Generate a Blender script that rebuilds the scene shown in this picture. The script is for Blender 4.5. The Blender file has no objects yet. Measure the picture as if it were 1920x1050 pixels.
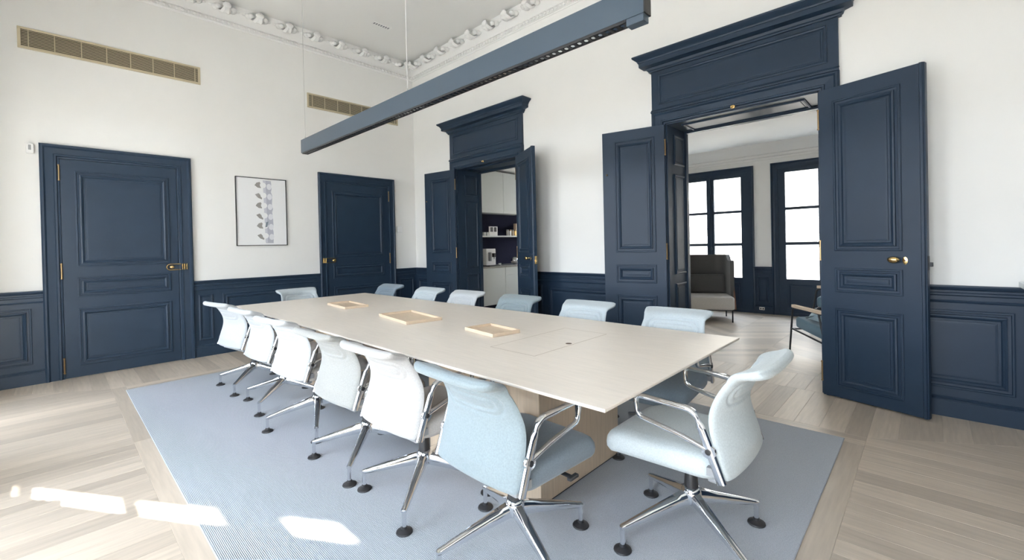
import bpy, bmesh, math, random
from mathutils import Vector, Matrix
random.seed(7)
S = bpy.context.scene
COL = S.collection
PI = math.pi
# ------------------------------------------------------------------ camera, world, sun, exposure
W, H = 1920, 1050
cd = bpy.data.cameras.new('camera'); cam = bpy.data.objects.new('camera', cd); COL.objects.link(cam)
YAW, PITCH, ROLL = 0.761317, -0.0077011, -0.0222276
FPX, CYPX = 820.05, 466.02
CAM = Vector((6.57257, -4.43759, 1.30))
fw = Vector((-math.sin(YAW)*math.cos(PITCH), math.cos(YAW)*math.cos(PITCH), math.sin(PITCH)))
r0 = Vector((math.cos(YAW), math.sin(YAW), 0)); u0 = r0.cross(fw)
rr = r0*math.cos(ROLL)+u0*math.sin(ROLL); uu = -r0*math.sin(ROLL)+u0*math.cos(ROLL)
M = Matrix((rr, uu, -fw)).transposed().to_4x4(); M.translation = CAM
cam.matrix_world = M
cd.sensor_fit = 'HORIZONTAL'; cd.sensor_width = 36.0; cd.lens = 36.0*FPX/W
cd.shift_x = 0.0; cd.shift_y = -(H/2-CYPX)/W
cd.clip_start = 0.05; cd.clip_end = 300
S.camera = cam
S.view_settings.view_transform = 'Standard'; S.view_settings.look = 'None'
S.view_settings.gamma = 1.0; S.view_settings.use_curve_mapping = False
S.view_settings.exposure = 0.0
SKY = 21.0
wd = bpy.data.worlds.new('world'); S.world = wd; wd.use_nodes = True
nt = wd.node_tree; nt.nodes.clear()
o_ = nt.nodes.new('ShaderNodeOutputWorld'); b_ = nt.nodes.new('ShaderNodeBackground')
tc = nt.nodes.new('ShaderNodeTexCoord'); sx = nt.nodes.new('ShaderNodeSeparateXYZ'); cr = nt.nodes.new('ShaderNodeValToRGB')
mr = nt.nodes.new('ShaderNodeMapRange'); mr.inputs[1].default_value = -1; mr.inputs[2].default_value = 1
nt.links.new(tc.outputs['Generated'], sx.inputs[0]); nt.links.new(sx.outputs[2], mr.inputs[0])
nt.links.new(mr.outputs[0], cr.inputs[0]); nt.links.new(cr.outputs[0], b_.inputs[0]); nt.links.new(b_.outputs[0], o_.inputs[0])
cr.color_ramp.elements[0].position = 0.0; cr.color_ramp.elements[0].color = (.38, .36, .33, 1)
cr.color_ramp.elements[1].position = 1.0; cr.color_ramp.elements[1].color = (.62, .78, 1.0, 1)
e = cr.color_ramp.elements.new(.49); e.color = (.40, .38, .35, 1)
e = cr.color_ramp.elements.new(.505); e.color = (.86, .93, 1.0, 1)
b_.inputs[1].default_value = SKY
sd = bpy.data.lights.new('sun', 'SUN'); sun = bpy.data.objects.new('sun', sd); COL.objects.link(sun)
sd.energy = 110.0; sd.angle = math.radians(.6); sd.color = (1.0, .93, .82)
SUN_T = Vector((1.636, 1.0, -1.30)).normalized()
sun.location = (-6, -12, 9); sun.rotation_euler = SUN_T.to_track_quat('-Z', 'Y').to_euler()
def portal(x, y, z, w, h, rx):           # sampling hints in the window openings, they give off nothing
    l = bpy.data.lights.new('window_portal', 'AREA'); l.shape = 'RECTANGLE'; l.size = w; l.size_y = h
    l.cycles.is_portal = True
    ob = bpy.data.objects.new('window_portal', l); COL.objects.link(ob); ob.location = (x, y, z); ob.rotation_euler = (rx, 0, 0)

# ------------------------------------------------------------------ materials
MATS = {}
def mat(name, col, rough=.5, metal=0, noise=0, nscale=20, bump=0, bscale=200, rnd=0, spec=.5, stretch=None, sheen=0, coat=0):
    m = bpy.data.materials.new(name); m.use_nodes = True
    t = m.node_tree; p = t.nodes['Principled BSDF']
    p.inputs['Base Color'].default_value = (*col, 1); p.inputs['Roughness'].default_value = rough
    p.inputs['Metallic'].default_value = metal; p.inputs['Specular IOR Level'].default_value = spec
    if sheen: p.inputs['Sheen Weight'].default_value = sheen
    if coat: p.inputs['Coat Weight'].default_value = coat
    c = t.nodes.new('ShaderNodeTexCoord'); mp = t.nodes.new('ShaderNodeMapping'); t.links.new(c.outputs['Object'], mp.inputs[0])
    if stretch: mp.inputs['Scale'].default_value = stretch
    last = None
    if noise:
        n = t.nodes.new('ShaderNodeTexNoise'); n.inputs['Scale'].default_value = nscale; n.inputs['Detail'].default_value = 4
        t.links.new(mp.outputs[0], n.inputs[0])
        hs = t.nodes.new('ShaderNodeHueSaturation'); hs.inputs['Color'].default_value = (*col, 1)
        ma = t.nodes.new('ShaderNodeMapRange'); ma.inputs[1].default_value = .25; ma.inputs[2].default_value = .75
        ma.inputs[3].default_value = 1-noise; ma.inputs[4].default_value = 1+noise
        t.links.new(n.outputs['Fac'], ma.inputs[0])
        v = ma.outputs[0]
        if rnd:
            oi = t.nodes.new('ShaderNodeObjectInfo'); mb = t.nodes.new('ShaderNodeMapRange')
            mb.inputs[3].default_value = 1-rnd; mb.inputs[4].default_value = 1+rnd*.7
            t.links.new(oi.outputs['Random'], mb.inputs[0])
            mu = t.nodes.new('ShaderNodeMath'); mu.operation = 'MULTIPLY'
            t.links.new(v, mu.inputs[0]); t.links.new(mb.outputs[0], mu.inputs[1]); v = mu.outputs[0]
            ad = t.nodes.new('ShaderNodeVectorMath'); ad.operation = 'ADD'
            t.links.new(mp.outputs[0], ad.inputs[0]); 
            sc = t.nodes.new('ShaderNodeMath'); sc.operation = 'MULTIPLY'; sc.inputs[1].default_value = 37.0
            t.links.new(oi.outputs['Random'], sc.inputs[0]); t.links.new(sc.outputs[0], ad.inputs[1]); t.links.new(ad.outputs[0], n.inputs[0])
        t.links.new(v, hs.inputs['Value']); t.links.new(hs.outputs[0], p.inputs['Base Color'])
    if bump:
        n2 = t.nodes.new('ShaderNodeTexNoise'); n2.inputs['Scale'].default_value = bscale; n2.inputs['Detail'].default_value = 2
        t.links.new(mp.outputs[0], n2.inputs[0])
        bp = t.nodes.new('ShaderNodeBump'); bp.inputs['Strength'].default_value = bump; bp.inputs['Distance'].default_value = .002
        t.links.new(n2.outputs['Fac'], bp.inputs['Height']); t.links.new(bp.outputs[0], p.inputs['Normal'])
    MATS[name] = m
    return m
def glass_mat(name, tint=(1, 1, 1)):
    m = bpy.data.materials.new(name); m.use_nodes = True; t = m.node_tree; t.nodes.clear()
    o = t.nodes.new('ShaderNodeOutputMaterial'); mx = t.nodes.new('ShaderNodeMixShader'); tr = t.nodes.new('ShaderNodeBsdfTransparent')
    gl = t.nodes.new('ShaderNodeBsdfGlossy'); gl.inputs['Roughness'].default_value = .02; mx.inputs[0].default_value = .04
    tr.inputs[0].default_value = (*tint, 1)
    t.links.new(tr.outputs[0], mx.inputs[1]); t.links.new(gl.outputs[0], mx.inputs[2]); t.links.new(mx.outputs[0], o.inputs[0])
    return m
WHITE = mat('wall_paint', (.84, .835, .81), .7, noise=.012, nscale=3, bump=.05, bscale=120)
CEIL = mat('ceiling_paint', (.83, .825, .80), .8, noise=.01, nscale=2)
PLASTER = mat('plaster', (.85, .845, .825), .8)
NAVY = mat('navy_paint', (.0165, .033, .060), .42, noise=.05, nscale=6, bump=.04, bscale=60, spec=.3)
NAVY2 = mat('dark_pantry_paint', (.017, .018, .034), .9, spec=.05, noise=.05, nscale=5)
PLANK = mat('oak_plank', (.52, .44, .355), .38, noise=.12, nscale=3.0, rnd=.20, stretch=(6, 6, 6))
SUBFLOOR = mat('floor_joint', (.25, .18, .12), .7)
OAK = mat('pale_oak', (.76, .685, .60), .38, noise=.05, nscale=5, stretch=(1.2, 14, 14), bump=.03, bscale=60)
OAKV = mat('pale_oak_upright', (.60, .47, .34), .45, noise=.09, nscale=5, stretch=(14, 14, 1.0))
TRAYW = mat('ash_wood', (.62, .49, .36), .45, noise=.06, nscale=8, stretch=(2, 10, 10))
RUG = mat('rug_wool', (.40, .425, .46), .95, noise=.16, nscale=240, bump=.6, bscale=260, spec=.1)
CHROME = mat('polished_aluminium', (.80, .81, .83), .10, metal=1)
BLACK = mat('black_plastic', (.018, .018, .02), .45)
BMETAL = mat('black_metal', (.02, .021, .023), .4, metal=.3)
BRASS = mat('brass', (.78, .55, .24), .22, metal=1)
BRONZE = mat('dark_brass', (.30, .20, .10), .3, metal=1)
VENT = mat('vent_bronze', (.50, .44, .31), .5, metal=.15)
VENTD = mat('vent_shadow', (.06, .05, .035), .8)
BEAM = mat('light_beam', (.055, .078, .105), .42, metal=.15)
REFL = mat('reflector_cell', (.85, .85, .82), .15, metal=1)
WPLAST = mat('white_plastic', (.85, .85, .84), .4)
GREYP = mat('grey_plastic', (.25, .26, .27), .5)
CAB = mat('cabinet_lacquer', (.60, .63, .62), .5, noise=.01, nscale=3)
COUNTER = mat('stone_counter', (.30, .28, .26), .35, noise=.2, nscale=30)
STEEL = mat('polished_steel', (.7, .7, .7), .12, metal=1)
MARBLE = mat('pale_stone', (.72, .76, .78), .3, noise=.06, nscale=6)
PAPER = mat('picture_paper', (.83, .835, .84), .6)
GLASS = glass_mat('window_glass')
def fab(name, c): return mat(name, c, .95, noise=.10, nscale=160, bump=.35, bscale=320, spec=.15, sheen=.2)
F_WHITE = fab('fabric_pale', (.43, .45, .465)); F_GREY = fab('fabric_grey', (.28, .285, .275)); F_STONE = fab('fabric_stone', (.37, .365, .355))
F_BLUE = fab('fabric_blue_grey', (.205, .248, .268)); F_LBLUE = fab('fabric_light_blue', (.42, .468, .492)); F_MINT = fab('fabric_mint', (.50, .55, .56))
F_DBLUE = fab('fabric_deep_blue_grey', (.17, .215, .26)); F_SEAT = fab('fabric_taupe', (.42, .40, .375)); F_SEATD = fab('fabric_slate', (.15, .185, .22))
F_CHAR = fab('fabric_charcoal', (.10, .098, .095)); F_BROWN = fab('fabric_brown', (.16, .085, .06)); F_BEIGE = fab('fabric_beige', (.50, .475, .44))
F_TEAL = fab('fabric_teal_blue', (.12, .19, .235)); F_SCARF = fab('fabric_soft_blue', (.33, .43, .48))

# ------------------------------------------------------------------ mesh helpers
class MB:
    def __init__(s): s.v = []; s.f = []
    def add(s, vs, fs):
        n = len(s.v); s.v += [tuple(v) for v in vs]; s.f += [tuple(i+n for i in f) for f in fs]; return s
    def box(s, x0, x1, y0, y1, z0, z1):
        return s.add([(x0,y0,z0),(x1,y0,z0),(x1,y1,z0),(x0,y1,z0),(x0,y0,z1),(x1,y0,z1),(x1,y1,z1),(x0,y1,z1)],
            [(0,3,2,1),(4,5,6,7),(0,1,5,4),(1,2,6,5),(2,3,7,6),(3,0,4,7)])
    def loft(s, rings, cap0=True, cap1=True, closed=True):
        n = len(rings[0]); vs = [p for r in rings for p in r]; fs = []
        for i in range(len(rings)-1):
            for j in range(n if closed else n-1):
                k = (j+1) % n
                fs.append((i*n+j, i*n+k, (i+1)*n+k, (i+1)*n+j))
        if cap0: fs.append(tuple(reversed(range(n))))
        if cap1: fs.append(tuple((len(rings)-1)*n+j for j in range(n)))
        return s.add(vs, fs)
    def tube(s, pts, rad, seg=8, squash=1.0):
        P = [Vector(p) for p in pts]; rings = []
        if not isinstance(rad, (list, tuple)): rad = [rad]*len(P)
        up = None
        for i, p in enumerate(P):
            d = (P[min(i+1, len(P)-1)]-P[max(i-1, 0)]).normalized()
            if up is None: up = Vector((0, 0, 1)) if abs(d.z) < .9 else Vector((1, 0, 0))
            a = d.cross(up).normalized(); b = a.cross(d).normalized(); up = b
            rings.append([p + (a*math.cos(2*PI*k/seg)+b*math.sin(2*PI*k/seg)*squash)*rad[i] for k in range(seg)])
        return s.loft(rings)
    def lathe(s, prof, c=(0,0,0), seg=16, axis='z'):
        rings = []
        for r, h in prof:
            ring = []
            for k in range(seg):
                a = 2*PI*k/seg; x, y = r*math.cos(a), r*math.sin(a)
                q = {'z': (x, y, h), 'x': (h, x, y), 'y': (x, h, y)}[axis]
                ring.append((q[0]+c[0], q[1]+c[1], q[2]+c[2]))
            rings.append(ring)
        return s.loft(rings)
    def blob(s, c, r, su=8, sv=5):
        rings = []
        for i in range(sv+1):
            t = PI*i/sv; t = min(max(t, .08), PI-.08)
            rings.append([(c[0]+r[0]*math.sin(t)*math.cos(2*PI*k/su), c[1]+r[1]*math.sin(t)*math.sin(2*PI*k/su), c[2]-r[2]*math.cos(t)) for k in range(su)])
        return s.loft(rings)
    def prism(s, poly, z0, z1):
        return s.loft([[(x, y, z0) for x, y in poly], [(x, y, z1) for x, y in poly]])
    def ring(s, u0, u1, v0, v1, prof, fill=True):   # mitred moulding, prof = (inset, height), in local (u, v, n)
        rings = [[(u0+i, v0+i, h), (u1-i, v0+i, h), (u1-i, v1-i, h), (u0+i, v1-i, h)] for i, h in prof]
        return s.loft(rings, False, fill)
    def xf(s, fn): s.v = [tuple(fn(*p)) for p in s.v]; return s
WM = {}
def setp(o, label=None, cat=None, group=None, kind=None):
    for k, v in (('label', label), ('category', cat), ('group', group), ('kind', kind)):
        if v: o[k] = v
    return o
def thing(name, loc, label=None, cat=None, rz=0, group=None, kind=None, parent=None):
    o = bpy.data.objects.new(name, None); COL.objects.link(o); o.empty_display_size = .1
    m = Matrix.Translation(loc) @ Matrix.Rotation(rz, 4, 'Z')
    if parent: o.parent = parent; o.matrix_local = WM[parent.name].inverted() @ m
    else: o.matrix_local = m
    WM[o.name] = m
    return setp(o, label, cat, group, kind)
def obj(name, mb, m, parent=None, smooth=0, bevel=0, label=None, cat=None, group=None, kind=None, local=False):
    me = bpy.data.meshes.new(name)
    vs = [Vector(v) for v in mb.v]
    if parent:
        if not local:
            inv = WM[parent.name].inverted(); vs = [inv @ v for v in vs]
        w = WM[parent.name].copy(); loc = Vector((0, 0, 0))
    else:
        lo = [min(v[i] for v in vs) for i in range(3)]; hi = [max(v[i] for v in vs) for i in range(3)]
        loc = Vector(((lo[0]+hi[0])/2, (lo[1]+hi[1])/2, lo[2])); vs = [v-loc for v in vs]; w = Matrix.Translation(loc)
    me.from_pydata([tuple(v) for v in vs], [], mb.f)
    if bevel or True:
        bm = bmesh.new(); bm.from_mesh(me)
        bmesh.ops.recalc_face_normals(bm, faces=bm.faces)
        if bevel: bmesh.ops.bevel(bm, geom=[e for e in bm.edges if e.calc_face_angle(0) > .6], offset=bevel, segments=1 if bevel < .004 else 2, affect='EDGES', profile=.5)
        bm.to_mesh(me); bm.free()
    me.materials.append(m)
    if smooth:
        me.shade_smooth()
        me.set_sharp_from_angle(angle=math.radians(smooth))
    o = bpy.data.objects.new(name, me); COL.objects.link(o)
    if parent: o.parent = parent
    else: o.location = loc
    WM[o.name] = w
    return setp(o, label, cat, group, kind)
def share(name, me, parent, mtx, label=None):
    o = bpy.data.objects.new(name, me); COL.objects.link(o); o.parent = parent
    o.matrix_local = WM[parent.name].inverted() @ mtx; WM[o.name] = mtx
    return o
def copy_tree(o, parent=None):
    c = o.copy(); COL.objects.link(c)
    if parent: c.parent = parent; c.matrix_parent_inverse = o.matrix_parent_inverse.copy()
    for ch in list(o.children): copy_tree(ch, c)
    return c
# frames: local (u, v, n) -> world
LEFTW = lambda u, v, n: (n, u, v)             # left wall, u = y
RIGHTW = lambda u, v, n: (u, -n, v)           # door wall, u = x
FARW = lambda u, v, n: (u, 4.157-n, v)
FRONTW = lambda u, v, n: (u, -5.2+n, v)
REARW = lambda u, v, n: (7.6-n, u, v)
PANEL = [(0, 0), (0, .007), (.006, .010), (.014, .010), (.018, .003), (.034, .002), (.036, .014), (.046, .017), (.058, .010), (.066, -.002), (.078, -.002), (.080, .004), (.092, .005)]
PANEL_S = [(0, 0), (.0, .008), (.010, .013), (.020, .010), (.028, -.002), (.040, -.002), (.043, .004), (.050, .005)]
def off(prof, d): return [(a, b+d) for a, b in prof]

# ------------------------------------------------------------------ room shell
X1, YW, CH = 7.6, -5.2, 4.45
def wall(name, boxes, m, label):
    b = MB()
    for q in boxes: b.box(*q)
    return obj(name, b, m, label=label, cat='wall', kind='structure')
wall('wall_left', [(-.3, 0, -5.8, .02, -.1, 4.6)], WHITE, 'white wall with two closed navy doors, a picture and two bronze grilles')
wall('wall_right', [(-.86, 1.17, 0, .5, -.1, 4.6), (1.17, 2.48, 0, .5, 2.535, 4.6), (2.48, 4.6, 0, .5, -.1, 4.6), (4.6, 5.92, 0, .5, 2.535, 4.6), (5.92, 8.6, 0, .5, -.1, 4.6)], WHITE, 'white wall pierced by two open navy double doors')
FW = [(.85, 2.04), (3.10, 4.70), (5.50, 7.10)]
bx = []; xx = -.3
for a, b in FW:
    bx += [(xx, a, -5.8, YW, -.1, 4.6), (a, b, -5.8, YW, 2.95, 4.6), (a, b, -5.8, YW, -.1, .12)]; xx = b
bx.append((xx, 8.2, -5.8, YW, -.1, 4.6))
wall('wall_front', bx, WHITE, 'white wall of tall windows facing the double doors')
wall('wall_rear', [(X1, X1+.3, YW, 0, -.1, 4.6)], WHITE, 'white wall behind the end of the table')
LW = [(2.90, 4.28), (4.66, 6.04)]; PW = (-.1, 1.6)
LC = 2.95
bx = []; xx = -.86
for a, b in [PW]+LW:
    bx += [(xx, a, 4.157, 4.6, -.1, 4.6), (a, b, 4.157, 4.6, 2.56, 4.6)]; xx = b
bx.append((xx, 8.6, 4.157, 4.6, -.1, 4.6))
bx += [(PW[0], PW[1], 4.157, 4.6, -.1, .05)] + [(a, b, 4.157, 4.6, -.1, .02) for a, b in LW]
wall('wall_far', bx, WHITE, 'pale grey-white wall with glazed balcony doors seen through the large doorway')
wall('wall_partition', [(2.52, 2.66, .5, 4.157, -.05, LC)], WHITE, 'partition between pantry and lounge')
wall('wall_lounge_side', [(8.3, 8.6, .5, 4.157, -.05, LC+.2)], WHITE, 'side wall of the lounge')
wall('wall_pantry', [(-.86, -.56, .5, 4.157, -.05, LC+.2)], NAVY2, 'dark wall behind the pantry shelf')
obj('ceiling', MB().box(-.3, 7.9, -5.8, .5, CH, CH+.15), CEIL, label='white ceiling over the meeting room', cat='ceiling', kind='structure')
obj('ceiling', MB().box(2.52, 8.6, .5, 4.6, LC, LC+.15), CEIL, label='lower white ceiling over the lounge', cat='ceiling', kind='structure')
obj('ceiling', MB().box(-.86, 2.52, .5, 4.6, LC, LC+.15), CEIL, label='ceiling over the pantry', cat='ceiling', kind='structure')

# floors, plank by plank
fl = obj('floor', MB().box(-.3, 7.9, -5.8, .02, -.12, -.006), SUBFLOOR, label='pale oak plank floor with mitred border around the rug', cat='floor', kind='structure')
fl2 = obj('floor', MB().box(-.86, 8.6, .02, 4.6, -.12, -.006), SUBFLOOR, label='pale oak chevron floor of the lounge and pantry', cat='floor', kind='structure')
def plank(poly, parent, gap=.0012):
    cx = sum(p[0] for p in poly)/len(poly); cy = sum(p[1] for p in poly)/len(poly)
    q = []
    for x, y in poly:
        d = math.hypot(x-cx, y-cy); k = 1-gap/d if d > .01 else 1
        q.append((x, y))
    # shrink across the short side only
    b = MB().loft([[(x, y, -.006) for x, y in q], [(x+(cx-x)*.004, y+(cy-y)*.012, 0) for x, y in q]] if False else [[(x, y, -.006) for x, y in q], [(x, y, -.0015) for x, y in q], [(x-math.copysign(gap, x-cx), y-math.copysign(gap, y-cy), 0) for x, y in q]], False, True)
    o = obj('plank', b, PLANK, parent)
    # give every plank its own origin and grain direction
    me = o.data; ex = max(p[0] for p in q)-min(p[0] for p in q); ey = max(p[1] for p in q)-min(p[1] for p in q)
    return o
PLANKX = PLANK.copy(); PLANKY = PLANK.copy(); PLANKD = PLANK.copy(); PLANKE = PLANK.copy()
for m_, s_, r_ in ((PLANKX, (1.2, 16, 8), 0), (PLANKY, (16, 1.2, 8), 0), (PLANKD, (1.2, 16, 8), PI/4), (PLANKE, (1.2, 16, 8), -PI/4)):
    for n_ in m_.node_tree.nodes:
        if n_.type == 'MAPPING': n_.inputs['Scale'].default_value = s_; n_.inputs['Rotation'].default_value = (0, 0, r_)
def addp(poly, parent, m):
    o = plank(poly, parent); o.data.materials[0] = m
IX0, IX1, IY0, IY1 = .86, 6.27, -4.08, -.82
def cuts(a, b, w, stops=()):
    r = [a]; st = sorted(stops)+[b]
    for s in st:
        n = max(1, round((s-r[-1])/w)); a0 = r[-1]
        ws = [random.uniform(.8, 1.25) for _ in range(n)]; t = sum(ws); acc = a0
        for k in range(n): acc += ws[k]/t*(s-a0); r.append(acc)
    return r
def fr(x): return YW + (min(x/IX0, 1, (X1-x)/(X1-IX1)))*(IY0-YW)
def bk(x): return 0 - (min(x/IX0, 1, (X1-x)/(X1-IX1)))*(0-IY1)
c = cuts(0, X1, .125, (IX0, IX1))
for a, b in zip(c, c[1:]):
    if b-a < .02: continue
    addp([(a, YW), (b, YW), (b, fr(b)), (a, fr(a))], fl, PLANKY)
    addp([(a, bk(a)), (b, bk(b)), (b, .0), (a, .0)], fl, PLANKY)
def lf(y): return min((y-YW)/(IY0-YW), 1, (0-y)/(0-IY1))*IX0
def rt(y): return X1-min((y-YW)/(IY0-YW), 1, (0-y)/(0-IY1))*(X1-IX1)
c = cuts(YW, 0, .125, (IY0, IY1))
for a, b in zip(c, c[1:]):
    addp([(0, a), (lf(a), a), (lf(b), b), (0, b)], fl, PLANKX)
    addp([(rt(a), a), (X1, a), (X1, b), (rt(b), b)], fl, PLANKX)
for y0, y1 in ((IY0, -3.97), (-.97, -.895), (-.895, IY1)):
    for a, b in ((IX0, 2.6), (2.6, 4.5), (4.5, IX1)): addp([(a, y0), (b, y0), (b, y1), (a, y1)], fl, PLANKX)
for x0, x1 in ((IX0, .96), (.96, 1.08), (6.14, IX1)):
    for a, b in ((-3.97, -2.4), (-2.4, -.97)): addp([(x0, a), (x1, a), (x1, b), (x0, b)], fl, PLANKY)
# lounge: chevron columns, doorway: straight boards
cw = .62
for k in range(6):
    x0 = 2.7+k*cw; x1 = x0+cw; y = .02 - (cw if 1 else 0); s = 1 if k % 2 else -1
    while y < 4.15:
        w = .15; a, b = (y, y+cw*.8*s) if s > 0 else (y+cw*.8, y)
        poly = [(x0, a), (x1, b), (x1, b+w), (x0, a+w)]
        poly = [(px, min(max(py, .5), 4.157)) for px, py in poly]
        if max(p[1] for p in poly)-min(p[1] for p in poly) > .05: addp(poly, fl2, PLANKD if s > 0 else PLANKE)
        y += w
c = cuts(4.6, 5.92, .13)
for a, b in zip(c, c[1:]): addp([(a, .0), (b, .0), (b, .5), (a, .5)], fl2, PLANKY)
c = cuts(1.17, 2.48, .14)
for a, b in zip(c, c[1:]):
    addp([(a, .0), (b, .0), (b, 2.2), (a, 2.2)], fl2, PLANKY)

# rug
rb = MB().box(1.049, 6.166, -3.988, -.937, 0.0, .009)
rug = obj('rug', rb, RUG, bevel=.003, label='large blue-grey woven rug under the conference table', cat='rug')
# woven rows in the rug material
t = RUG.node_tree; p = t.nodes['Principled BSDF']; wv = t.nodes.new('ShaderNodeTexWave'); wv.inputs['Scale'].default_value = 48; wv.inputs['Distortion'].default_value = 1.5; wv.inputs['Detail'].default_value = 2
wv.bands_direction = 'Y'; c_ = t.nodes.new('ShaderNodeTexCoord'); t.links.new(c_.outputs['Object'], wv.inputs[0])
bp = t.nodes.new('ShaderNodeBump'); bp.inputs['Strength'].default_value = .5; bp.inputs['Distance'].default_value = .003
old = [n for n in t.nodes if n.type == 'BUMP' and n != bp][0]; t.links.new(wv.outputs['Fac'], bp.inputs['Height']); t.links.new(old.outputs[0], bp.inputs['Normal']); t.links.new(bp.outputs[0], p.inputs['Normal'])

# ------------------------------------------------------------------ wainscot
WZ = .944
def wainscot(n, F, a, b, panels, label, top=WZ):
    r = thing('trim_%d' % n, F((a+b)/2, 0, 0), label, 'wainscot', kind='structure')
    obj('backing', MB().loft([[(a, .0, 0), (b, .0, 0), (b, top-.03, 0), (a, top-.03, 0)], [(a, .0, .018), (b, .0, .018), (b, top-.03, .018), (a, top-.03, .018)]]).xf(F), NAVY, r)
    def strip(nm, prof):
        obj(nm, MB().loft([[(a, v, n_) for v, n_ in prof], [(b, v, n_) for v, n_ in prof]]).xf(F), NAVY, r)
    strip('chair_rail', [(top-.075, .0), (top-.075, .022), (top-.068, .030), (top-.055, .030), (top-.050, .022), (top-.035, .022), (top-.028, .034), (top-.010, .044), (top, .044), (top, 0)])
    strip('frieze_moulding', [(top-.125, .0), (top-.125, .022), (top-.115, .028), (top-.105, .022), (top-.105, 0)])
    strip('baseboard', [(0, 0), (0, .034), (.115, .034), (.125, .026), (.135, .030), (.145, .020), (.145, 0)])
    for u0, u1 in panels:
        big = u1-u0 > .3
        obj('panel', MB().ring(u0, u1, .205, top-.175, off(PANEL if big else PANEL_S, .018)).xf(F), NAVY, r)
    return r
wainscot(1, LEFTW, YW, -4.517, [(-5.12, -4.60)], 'dark navy wainscot left of the left closed door')
wainscot(2, LEFTW, -3.26, -1.70, [(-3.205, -3.055), (-2.95, -1.76)], 'dark navy wainscot under the framed picture')
wainscot(3, LEFTW, -.42, 0, [(-.36, -.08)], 'short navy wainscot in the corner beside the second closed door')
wainscot(4, RIGHTW, 0, 1.05, [(.08, .42), (.52, .98)], 'navy wainscot behind the left leaf of the small doorway')
wainscot(5, RIGHTW, 2.63, 4.46, [(2.70, 2.90), (3.0, 4.40)], 'navy wainscot between the two double doorways')
wainscot(6, RIGHTW, 6.09, X1, [(6.20, 6.985), (7.08, 7.5)], 'navy wainscot right of the large doorway')
wainscot(7, FARW, 4.305, 4.62, [(4.37, 4.555)], 'navy wainscot between the lounge windows', top=.825)
wainscot(8, FARW, 6.08, 8.3, [(6.2, 8.2)], 'navy wainscot right of the lounge windows', top=.825)
for i, (a, b) in enumerate([(0, .85), (2.04, 3.10), (4.70, 5.50), (7.10, X1)]):
    wainscot(9+i, FRONTW, a, b, [(a+.08, b-.08)], 'navy wainscot pier %s of the window wall' % ['at the left corner', 'left of centre', 'right of centre', 'at the right corner'][i])
wainscot(13, REARW, YW, 0, [(-5.1, -3.6), (-3.5, -1.8), (-1.7, -.1)], 'navy wainscot on the wall behind the camera')

# ------------------------------------------------------------------ plaster cornice
def cornice(n, prof, x0, x1, y0, y1, label, orn=True):
    r = thing('trim_%d' % n, (x0, (y0+y1)/2, prof[0][1]), label, 'cornice', kind='structure')
    rings = [[(x0+d, y0+d, z), (x1-d, y0+d, z), (x1-d, y1-d, z), (x0+d, y1-d, z)] for d, z in prof]
    obj('moulding', MB().loft(rings, False, False), PLASTER, r, smooth=25)
    return r
tc_ = cornice(20, [(0, 4.215), (.010, 4.215), (.016, 4.226), (.030, 4.230), (.032, 4.272), (.05, 4.280), (.055, 4.30), (.075, 4.35), (.11, 4.40), (.15, 4.43), (.165, CH)], 0, X1, YW, 0, 'white plaster cornice of acanthus leaves around the meeting room ceiling')
cornice(21, [(0, 2.69), (.015, 2.69), (.02, 2.72), (.04, 2.735), (.045, 2.775), (.07, 2.785), (.09, 2.82), (.15, 2.87), (.17, 2.90), (.19, LC)], 2.66, 8.3, .5, 4.157, 'plain plaster cornice of the lounge ceiling')
# acanthus leaf: curled tongue with side lobes (local: along x, out from the wall +y)
lm = MB()
def lobe(c, r, tilt=0): lm.blob(c, r, 8, 5)
rings = []
for i in range(9):
    tt = i/8; y = .03+.20*tt; z = -.01-.055*math.sin(tt*PI*.9)-.02*tt; w = .055*(1-.55*tt)*(1+.15*math.sin(i*2.6))
    if i == 8: z += .015
    rings.append([(-w, y, z), (-w*.55, y+.004, z-.022), (0, y+.006, z-.014), (w*.55, y+.004, z-.022), (w, y, z), (w*.5, y-.004, z+.02), (-w*.5, y-.004, z+.02)])
lm.loft(rings)
for sx in (-1, 1):
    lobe((sx*.062, .085, -.035), (.030, .05, .026)); lobe((sx*.055, .15, -.045), (.026, .038, .022)); lobe((sx*.095, .06, -.018), (.03, .03, .018))
lobe((0, .225, -.045), (.036, .026, .024))
lmesh = obj('leaf_ornament', lm, PLASTER, tc_, smooth=50); me_l = lmesh.data
first = True
def place_leaf(x, y, rz):
    global first
    m_ = Matrix.Translation((x, y, 4.432)) @ Matrix.Rotation(rz, 4, 'Z') @ Matrix.Diagonal((1.5, .98, 1.3, 1))
    if first: lmesh.data = me_l; lmesh.matrix_local = WM[tc_.name].inverted() @ m_ @ WM[tc_.name]; first = False
    share('leaf_ornament', me_l, tc_, m_)
# the first mesh was baked relative to the cornice root: rebuild it around its own origin
off_ = WM[tc_.name].translation
for v in me_l.vertices: v.co += off_
COL.objects.unlink(lmesh); bpy.data.objects.remove(lmesh)
first = False
P = .37
for k in range(13): place_leaf(.04, -.30-P*k+.02, -PI/2)
for k in range(20): place_leaf(.31+P*k, -.04, PI)
for k in range(20): place_leaf(.31+P*k, YW+.04, 0)
for k in range(13): place_leaf(X1-.04, -.30-P*k, PI/2)
eg = MB()
for k in range(85):
    eg.blob((.047, -.05-k*.06, 4.252), (.014, .021, .022), 6, 4)
for k in range(125):
    eg.blob((.06+k*.06, -.047, 4.252), (.021, .014, .022), 6, 4)
obj('egg_row', eg, PLASTER, tc_, smooth=60, kind='stuff')

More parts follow.
